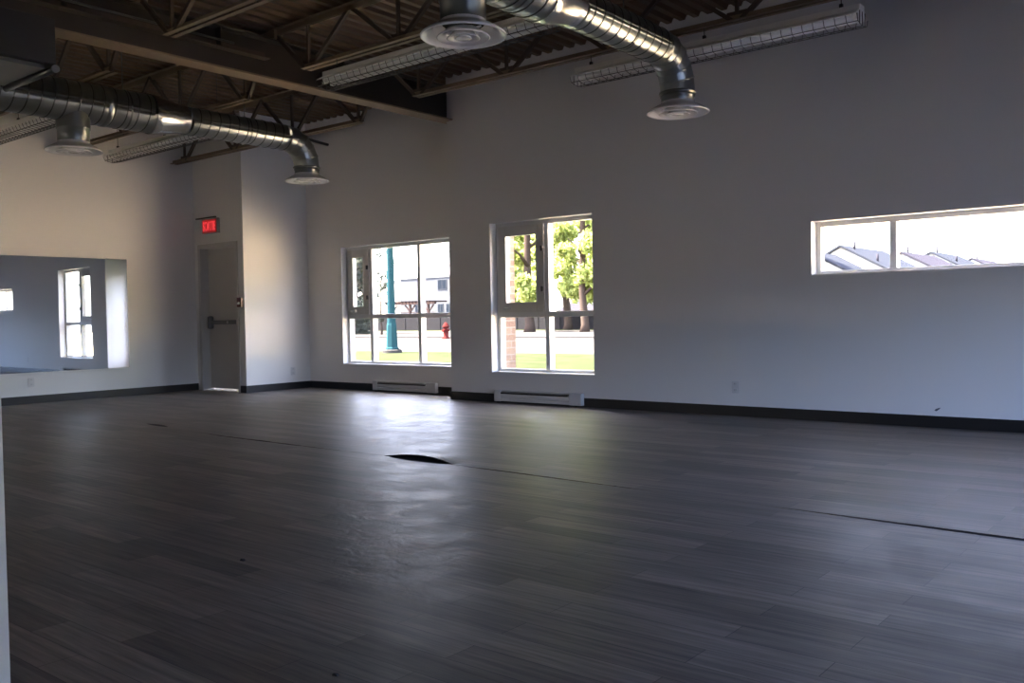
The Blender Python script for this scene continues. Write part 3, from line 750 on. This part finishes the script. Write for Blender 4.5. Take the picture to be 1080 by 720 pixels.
# ------------------------------------------------------------------ guarded fluorescent strip lights
def strip_light(x0, x1, y, label, top):
    z = 3.25
    r = thing('strip_light', ((x0+x1)/2, y, z), label, 'ceiling light', 'guarded fluorescent strip lights')
    MB().bbox(x0, x1, y-0.05, y+0.05, z+0.02, z+0.075, 0.006).build('light_housing', M['white_enamel'], r)
    m = MB()
    for s in (-1, 1):
        m.prism([(y+s*0.05, z+0.03), (y+s*0.125, z-0.012), (y+s*0.125, z-0.02), (y+s*0.118, z-0.016), (y+s*0.05, z+0.022)], 'x', x0+0.01, x1-0.01)
    m.box(x0+0.01, x1-0.01, y-0.05, y+0.05, z+0.012, z+0.02)
    m.build('reflector', M['white_enamel'], r)
    for s in (-1, 1):
        MB().tube([(x0+0.05, y+s*0.045, z-0.02), (x1-0.05, y+s*0.045, z-0.02)], 0.019, 12).build('fluorescent_tube', M['tube'], r)
        for xe in (x0+0.02, (x0+x1)/2-0.02, x1-0.05):
            MB().bbox(xe, xe+0.03, y+s*0.045-0.022, y+s*0.045+0.022, z-0.044, z+0.014, 0.003).build('lamp_holder', M['white_enamel'], r)
    g = MB(); wr = 0.004
    sec = [(-0.124, -0.018), (-0.10, -0.07), (0.0, -0.088), (0.10, -0.07), (0.124, -0.018)]
    for dy, dz in sec[1:-1]: g.tube([(x0, y+dy, z+dz), (x1, y+dy, z+dz)], wr, 5, True)
    n = int((x1-x0)/0.085)
    for i in range(n+1):
        xx = x0 + (x1-x0)*i/n
        g.tube([(xx, y+dy, z+dz) for dy, dz in sec], wr*0.8, 4, True)
    for xx in (x0, x1):
        for dy in (-0.06, 0, 0.06): g.tube([(xx, y+dy, z-0.085), (xx, y+dy, z+0.02)], wr, 4, True)
    g.build('wire_guard', M['wire'], r)
    for f in (0.06, 0.5, 0.94):
        xx = x0+(x1-x0)*f
        h = MB().tube([(xx, y, z+0.07), (xx, y, top)], 0.004, 6).bbox(xx-0.014, xx+0.014, y-0.014, y+0.014, z+0.072, z+0.115, 0.004)
        h.build('hanger', M['darkmetal'], r)
strip_light(-6.76, -4.12, 5.60, 'unlit guarded strip light behind the round diffuser at top centre', 3.43)
strip_light(-4.95, -2.31, 7.12, 'unlit guarded strip light along the window wall, crossing behind the duct elbow', 3.43)
strip_light(-11.85, -9.21, 6.13, 'unlit guarded strip light behind the left duct, the one nearer the exit door', ZC+0.02)
strip_light(-12.05, -9.75, 4.55, 'unlit guarded strip light at the left edge behind the left duct, above the mirror', 3.43)

# ------------------------------------------------------------------ outside
struct(MB().box(-7.32, -7.23, YN+0.24, YR+0.29, GZ, ZC+0.25).box(XL-0.2, -7.32, YR+0.221, YR+0.29, 2.2, ZC+0.25).build('wall_brick', M['brick']), 'buff brick return outside the tall window', 'wall')
g = MB().box(-140, -5.5, YR+0.45, 22.5, -0.6, GZ); g.box(-7.2, -5.5, YN+0.25, YR+0.45, -0.6, GZ)
struct(g.build('ground_lawn', M['grass'], origin=(0, 0, 0)), 'sunlit lawn outside the windows', 'lawn')
struct(MB().box(-140, -13, 22.5, 61.0, -0.6, GZ-0.02).build('ground_road', M['worn_asphalt']), 'pale worn road beyond the lawn', 'road')
struct(MB().box(-13, 140, 22.5, 61.0, -0.6, GZ-0.02).box(-5.5, 140, YN+0.25, 22.5, -0.6, GZ-0.02).build('ground_bounce', M['road']), 'concrete forecourt added beside the road to bounce warm light indoors', 'ground')  # added reflector ground, lights the left wall and door block
struct(MB().box(-140, -13, 39.0, 39.35, -0.5, GZ+0.05).build('ground_kerb', M['kerb']), 'thin grey kerb across the road', 'kerb')
struct(MB().box(-140, 140, 61.0, 140, -0.6, GZ).build('ground_verge', M['grass']), 'grass verge at the far side of the road', 'lawn')
struct(MB().box(XL-0.1, XB-0.16, YB+0.18, YR+0.45, -0.1, -0.012).build('ground_pad', M['pad']), 'pale concrete pad behind the exit door', 'ground')
struct(MB().box(XR+0.25, 60, -60, YN+0.3, -0.6, GZ).build('ground_yard', M['asphalt']), 'dark paved yard beside the building', 'ground')

struct(MB().box(-60, XR+0.2, -60, YF-0.21, -0.6, GZ).build('ground_front', M['pad']), 'concrete apron in front of the building', 'ground')

# lamp post on its footing
lp = thing('lamp_post', (-22.8, 21.47, GZ), 'teal street lamp post on a concrete footing outside the wide window', 'lamp post')
MB().lathe([(0.0, 0.12), (0.29, 0.12), (0.33, 0.09), (0.34, -0.05)], (-22.8, 21.47, GZ), 24, False).build('concrete_footing', M['footing'], lp)
MB().lathe([(0.235, 0.12), (0.235, 0.16), (0.20, 0.20), (0.165, 0.95), (0.15, 1.0), (0.145, 1.05)], (-22.8, 21.47, GZ), 8, False).build('post_base', M['teal'], lp)
MB().lathe([(0.142, 1.0), (0.115, 4.0), (0.085, 7.0), (0.0, 7.0)], (-22.8, 21.47, GZ), 16).build('post_shaft', M['teal'], lp)
MB().tube([(-22.8, 21.47, GZ+6.8), (-22.8, 22.1, GZ+7.2), (-22.8, 22.9, GZ+7.3)], 0.05, 8).build('lamp_arm', M['teal'], lp)
MB().bbox(-22.95, -22.65, 22.7, 23.4, GZ+7.2, GZ+7.38, 0.05).build('lamp_head', M['teal'], lp)

hy = thing('fire_hydrant', (-35.2, 37.3, GZ), 'red fire hydrant beyond the lawn at the edge of the wide window', 'hydrant')
MB().lathe([(0.24, 0), (0.24, 0.06), (0.15, 0.08), (0.14, 0.62), (0.19, 0.64), (0.19, 0.70), (0.16, 0.74), (0.10, 0.86), (0.04, 0.92), (0.0, 0.92)], (-35.2, 37.3, GZ), 20).build('hydrant_body', M['hydrant'], hy)
MB().tube([(-35.43, 37.3, GZ+0.48), (-34.97, 37.3, GZ+0.48)], 0.07, 12).build('side_nozzle', M['hydrant'], hy)
MB().tube([(-35.2, 37.3, GZ+0.46), (-35.2, 37.05, GZ+0.46)], 0.09, 12).build('front_nozzle', M['hydrant'], hy)

# fence along the far side of the road
fn = thing('board_fence', (-60, 64, GZ), 'dark grey board fence along the far side of the road', 'fence')
FH = 1.45; x = -110.0; k = 0
pn = MB()
while x < 20:
    for i in range(16):
        a = x + i*0.15
        pn.box(a, a+0.135, 64.0, 64.03, GZ, GZ+FH+0.02*((i*7) % 3))
    pn.box(x, x+2.4, 64.03, 64.08, GZ+0.3, GZ+0.38); pn.box(x, x+2.4, 64.03, 64.08, GZ+1.1, GZ+1.18)
    x += 2.4
pn.build('fence_boards', M['fence'], fn)
x = -80.4
while x < -40:
    MB().box(x-0.06, x+0.06, 63.95, 64.07, GZ, GZ+FH+0.1).build('fence_post', M['fence'], fn); x += 2.4

def house(x, y, w, d, hw, hr, label, roof, walls=None, ridge='x', windows=(), vents=(), o=0.45):
    r = thing('house', (x, y, GZ), label, 'house', 'houses across the road')
    m = MB().box(x-w/2, x+w/2, y-d/2, y+d/2, GZ, hw)
    if ridge == 'x':
        for sx in (-1, 1):
            m.add([(x+sx*w/2, y-d/2, hw), (x+sx*w/2, y+d/2, hw), (x+sx*w/2, y, hr)], [(0, 1, 2)])
    else:
        for sy in (-1, 1):
            m.add([(x-w/2, y+sy*d/2, hw), (x+w/2, y+sy*d/2, hw), (x, y+sy*d/2, hr)], [(0, 1, 2)])
    m.build('house_walls', walls or M['siding'], r)
    t = 0.18; rf = MB()
    if ridge == 'x':
        sl = (hr-hw)/(d/2)
        for sy in (-1, 1):
            e = (y+sy*(d/2+o), hw-o*sl)
            rf.prism([(y, hr), e, (e[0], e[1]+t), (y, hr+t)], 'x', x-w/2-o, x+w/2+o)
    else:
        sl = (hr-hw)/(w/2)
        for sx in (-1, 1):
            e = (x+sx*(w/2+o), hw-o*sl)
            rf.prism([(x, hr), e, (e[0], e[1]+t), (x, hr+t)], 'y', y-d/2-o, y+d/2+o)
    rf.build('house_roof', roof, r)
    for wx, wz, ww, wh in windows:
        f = MB().box(wx-ww/2, wx+ww/2, y-d/2-0.06, y-d/2, wz-wh/2, wz+wh/2).build('house_window', walls or M['siding'], r)
        MB().box(wx-ww/2+0.08, wx-0.04, y-d/2-0.08, y-d/2-0.055, wz-wh/2+0.08, wz+wh/2-0.08).box(wx+0.04, wx+ww/2-0.08, y-d/2-0.08, y-d/2-0.055, wz-wh/2+0.08, wz+wh/2-0.08).build('window_glass', M['houseglass'], f)
    for vx, vy, vz, vh in vents:
        MB().tube([(vx, vy, vz), (vx, vy, vz+vh)], 0.09, 10).build('vent_pipe', M['shingle2'], r)
    return r
house(-76.5, 85, 13.5, 10, 6.0, 7.6, 'pale two-storey house across the road seen through the wide window', M['pale_roof'], M['siding_grey'], windows=((-75.95, 5.1, 1.5, 1.25), (-76.3, 2.15, 0.95, 1.3), (-74.9, 2.15, 0.95, 1.3), (-80.2, 2.15, 0.9, 1.3)), o=0.1)
house(-60, 92, 8, 8, 1.6, 2.9, 'low dark-roofed outbuilding behind the fence and the trees', M['darkroof'])
house(-44, 92, 8, 8, 2.0, 3.0, 'low grey-roofed outbuilding behind the right-hand trunk', M['darkroof'])
# rooftops seen through the strip window: gables facing left, roofs falling to the right
def gable(x, y, rz, fall, depth, label, roof, vents=()):
    w = 2*fall
    return house(x, y+depth/2, w, depth, rz-fall*0.55, rz, label, roof, ridge='y', vents=vents)
gable(-24.6, 70.5, 5.9, 5.9, 10, 'large pale house roof at the left of the strip window', M['shingle'], ((-24.1, 72, 5.7, 0.7), (-22.2, 71.5, 4.6, 0.7)))
gable(-24.9, 65.6, 5.15, 3.0, 4, 'lower cross gable in front of the large pale roof', M['shingle'])
gable(-23.3, 81.6, 5.82, 4.8, 10, 'mauve-grey house roof right of the strip window mullion', M['shingle2'], ((-23.2, 83, 5.7, 0.8),))
gable(-23.8, 92.75, 6.35, 5.1, 10, 'third pale roof along in the strip window', M['shingle'], ((-23.7, 94.5, 6.2, 0.9), (-22.0, 94.5, 5.5, 0.6)))
gable(-22.8, 104.5, 6.15, 3.8, 10, 'smallest roof peak farthest right in the strip window', M['shingle2'], ((-22.7, 106, 6.0, 0.8),))

# pergola in the garden behind the fence
pg = thing('pergola', (-66, 68, GZ), 'dark timber pergola behind the fence outside the wide window', 'pergola')
for px in (-72.0, -69.3, -66.6):
    MB().box(px-0.1, px+0.1, 67.9, 68.1, GZ, 2.5).build('post', M['timber'], pg)
    MB().bar((px, 68, 1.7), (px+0.75, 68, 2.45), 0.12, 0.12, (0, 1, 0)).bar((px, 68, 1.7), (px-0.75, 68, 2.45), 0.12, 0.12, (0, 1, 0)).build('brace', M['timber'], pg)
MB().box(-73.0, -65.6, 67.85, 68.15, 2.5, 2.72).build('beam', M['timber'], pg)
m = MB(); x = -72.9
while x < -65.7: m.box(x, x+0.08, 67.2, 70.0, 2.72, 2.86); x += 0.5
m.build('rafters', M['timber'], pg)
MB().box(-73.0, -65.6, 67.95, 68.05, 1.62, 1.70).build('rail', M['timber'], pg)

# trees
def tree(x, y, h, crown_r, crown_z0, trunk_r, n, size, leaf, label, seed, shape='round', cat='tree'):
    rr = random.Random(seed)
    r = thing('tree', (x, y, GZ), label, cat, 'trees across the road')
    t = MB().tube([(x, y, GZ-0.05), (x+0.05, y, GZ+0.5), (x-0.05*h/6, y, GZ+crown_z0), (x+0.1, y, GZ+h*0.75), (x, y, GZ+h*0.92)], [trunk_r*1.35, trunk_r, trunk_r*0.85, trunk_r*0.4, trunk_r*0.12], 10)
    for k in range(7):
        a = k*2.4; z0 = GZ+crown_z0*0.95+(h-crown_z0)*0.08*k
        t.tube([(x, y, z0), (x+math.cos(a)*crown_r*0.4, y+math.sin(a)*crown_r*0.4, z0+crown_r*0.3), (x+math.cos(a)*crown_r*0.75, y+math.sin(a)*crown_r*0.75, z0+crown_r*0.45)], [trunk_r*0.4, trunk_r*0.25, trunk_r*0.08], 6)
    t.build('trunk', M['bark'], r)
    f = MB(); blobs = []
    if shape == 'round':
        for k in range(34):
            u = rr.random(); a = rr.random()*6.283
            zz = crown_z0 + (h-crown_z0)*u; env = crown_r*math.sqrt(max(0.05, 1-(2*u-0.9)**2/1.4))
            d = env*math.sqrt(rr.random())
            blobs.append((x+math.cos(a)*d, y+math.sin(a)*d, GZ+zz, crown_r*(0.22+0.16*rr.random())))
    else:
        for k in range(60):
            u = rr.random(); a = rr.random()*6.283
            env = crown_r*(1-u*u)**0.5*0.8+0.12
            d = env*math.sqrt(rr.random())
            blobs.append((x+math.cos(a)*d, y+math.sin(a)*d, GZ+crown_z0+(h-crown_z0)*u, crown_r*0.34*(1.15-0.7*u)))
    vs = []; fs = []
    for i in range(n):
        bx, by, bz, br = blobs[i % len(blobs)]
        v = Vector((rr.gauss(0, 1), rr.gauss(0, 1), rr.gauss(0, 1))); v = v.normalized()*br*(rr.random()**0.45)
        c = Vector((bx, by, bz)) + Vector((v.x, v.y, v.z*0.8))
        nrm = Vector((rr.gauss(0, 1), rr.gauss(0, 1), rr.gauss(0, 1)+0.6)).normalized()
        u1 = nrm.orthogonal().normalized(); ang = rr.random()*6.28
        u2 = nrm.cross(u1); a1 = u1*math.cos(ang)+u2*math.sin(ang); a2 = nrm.cross(a1)
        s = size*(0.6+0.8*rr.random()); k = len(vs)
        vs += [c-a1*s, c+a2*s*0.55-nrm*s*0.12, c+a1*s, c-a2*s*0.55-nrm*s*0.12]
        fs.append((k, k+1, k+2, k+3))
    f.add(vs, fs)
    f.build('foliage', leaf, r)
    return r
tree(-45.2, 63.0, 22, 4.8, 3.0, 0.36, 15000, 0.25, M['leaf'], 'leafy tree with a stout trunk in the right pane of the tall window', 1)
tree(-37.2, 53.9, 19, 2.9, 2.8, 0.30, 9000, 0.23, M['leaf'], 'leafy tree at the right edge of the tall window', 2)
tree(-43.0, 54.9, 20, 3.0, 2.2, 0.38, 10000, 0.23, M['leaf'], 'leafy tree seen through the casement of the tall window', 3)
tree(-50.5, 78.0, 25, 7.0, 3.0, 0.35, 14000, 0.38, M['leaf'], 'broad leafy tree behind the fence, seen between the nearer trees', 4)
tree(-29.9, 54.0, 20, 3.3, 2.8, 0.30, 8000, 0.26, M['leaf_bright'], 'added leafy tree right of the tall window view, the nearer of two hidden by the wall', 13)  # unseen, added to turn the floor reflection yellow-green
tree(-26.6, 61.0, 20, 3.1, 2.8, 0.30, 8000, 0.26, M['leaf_bright'], 'added leafy tree right of the tall window view, the farther of two hidden by the wall', 14)  # unseen like the one before, added for the same floor reflection
tree(-64.5, 77.5, 22, 4.8, 3.0, 0.35, 8000, 0.38, M['leaf'], 'leafy tree behind the fence beside the brick return', 12)
tree(-56.7, 49.6, 7.6, 2.3, 0.2, 0.18, 12000, 0.17, M['leaf_dark'], 'dense grey-green conifer in the casement of the wide window', 5, 'column')
tree(-52.1, 48.0, 8.5, 1.1, 1.0, 0.07, 1300, 0.11, M['leaf_dark'], 'thin sparse tree just left of the teal lamp post', 6)
tree(-44.6, 48.6, 8.0, 1.7, 5.9, 0.10, 150, 0.12, M['leaf'], 'sparse tree top at the upper right of the wide window', 7)
tree(-11.6, 19.5, 14, 5.6, 5.0, 0.26, 20000, 0.17, M['leaf_bright'], 'broad overhanging tree added on the lawn, its lowest leaves in the top of the tall window', 15)  # added to cover the sky and green the reflection under the window
for (tx, ty, sd, lab) in ((14, 27, 8, 'broad leafy tree reflected in the mirror, the nearest'), (24, 33, 9, 'broad leafy tree reflected in the mirror, behind the nearest'), (37, 34, 10, 'broad leafy tree reflected in the mirror, the farthest'), (8, 38, 11, 'broad leafy tree reflected in the mirror, at the back left')):
    tree(tx, ty, 11, 4.2, 1.8, 0.25, 3000, 0.30, M['leaf'], lab, sd)

# ------------------------------------------------------------------ light: sky, sun and portals in the window openings
w = bpy.data.worlds.new('World'); SC.world = w; w.use_nodes = True; nt = w.node_tree
bg = nt.nodes['Background']; sk = nt.nodes.new('ShaderNodeTexSky')
SUN_EL = math.radians(54)
sk.sky_type = 'NISHITA'; sk.sun_disc = False; sk.sun_elevation = SUN_EL; sk.sun_rotation = math.radians(250); sk.dust_density = 3.0; sk.air_density = 1.0; sk.ozone_density = 1.5
hs = nt.nodes.new('ShaderNodeHueSaturation'); hs.inputs['Saturation'].default_value = 0.75
tn = nt.nodes.new('ShaderNodeMix'); tn.data_type = 'RGBA'; tn.blend_type = 'MULTIPLY'; tn.inputs[0].default_value = 1; tn.inputs[7].default_value = (1.10, 0.99, 1.04, 1)
nt.links.new(sk.outputs[0], hs.inputs['Color']); nt.links.new(hs.outputs[0], tn.inputs[6]); nt.links.new(tn.outputs[2], bg.inputs[0]); bg.inputs[1].default_value = 1.3
sl = bpy.data.lights.new('sun', 'SUN'); sl.energy = 36.0; sl.angle = math.radians(0.6); sl.color = (1.0, 0.90, 0.76)
so = bpy.data.objects.new('sun', sl); COL.objects.link(so); so.location = (-20, -10, 30)
dirv = Vector((0.80*math.cos(SUN_EL), 0.45*math.cos(SUN_EL), -math.sin(SUN_EL)))
so.rotation_euler = dirv.to_track_quat('-Z', 'Y').to_euler()
def portal(name, c, sx, sy, d):
    l = bpy.data.lights.new(name, 'AREA'); l.shape = 'RECTANGLE'; l.size = sx; l.size_y = sy; l.cycles.is_portal = True
    o = bpy.data.objects.new(name, l); COL.objects.link(o); o.location = c
    o.rotation_euler = Vector(d).to_track_quat('-Z', 'Y').to_euler()
for i, (W, y) in enumerate(((W1, YR+0.23), (W2, YN+0.25), (W3, YN+0.25))):
    portal('sky_portal_%d' % i, ((W[0]+W[1])/2, y, (W[2]+W[3])/2), W[1]-W[0], W[3]-W[2], (0, -1, 0))
portal('sky_portal_front', ((W6[0]+W6[1])/2, YF-0.19, (W6[2]+W6[3])/2), W6[1]-W6[0], W6[3]-W6[2], (0, 1, 0))
for i, (a, b, c, d) in enumerate(W4):
    portal('sky_portal_r%d' % i, (XR+0.19, (a+b)/2, (c+d)/2), b-a, d-c, (-1, 0, 0))

# ------------------------------------------------------------------ camera and colour
cam = bpy.data.cameras.new('camera'); co = bpy.data.objects.new('camera', cam); COL.objects.link(co); SC.camera = co
cam.sensor_width = 36; cam.lens = 36*958.756/1080; cam.clip_start = 0.05; cam.clip_end = 500
yaw, pit, rol = math.radians(39.1958), math.radians(-1.5427), math.radians(-1.0489)
fw = Vector((-math.sin(yaw)*math.cos(pit), math.cos(yaw)*math.cos(pit), math.sin(pit)))
r0 = Vector((math.cos(yaw), math.sin(yaw), 0)); u0 = r0.cross(fw)
r1 = r0*math.cos(rol) + u0*math.sin(rol); u1 = -r0*math.sin(rol) + u0*math.cos(rol)
co.matrix_world = Matrix(((r1.x, u1.x, -fw.x, 0), (r1.y, u1.y, -fw.y, 0), (r1.z, u1.z, -fw.z, 1.0), (0, 0, 0, 1)))

SC.view_settings.view_transform = 'Standard'; SC.view_settings.look = 'None'; SC.view_settings.gamma = 1.0
SC.view_settings.use_curve_mapping = False
SC.view_settings.exposure = 1.88
cy = SC.cycles
cy.use_denoising = True
try: cy.denoiser = 'OPENIMAGEDENOISE'
except Exception: pass
cy.max_bounces = 10; cy.diffuse_bounces = 6; cy.glossy_bounces = 5; cy.transparent_max_bounces = 24
cy.sample_clamp_indirect = 8.0; cy.caustics_reflective = False; cy.caustics_refractive = False
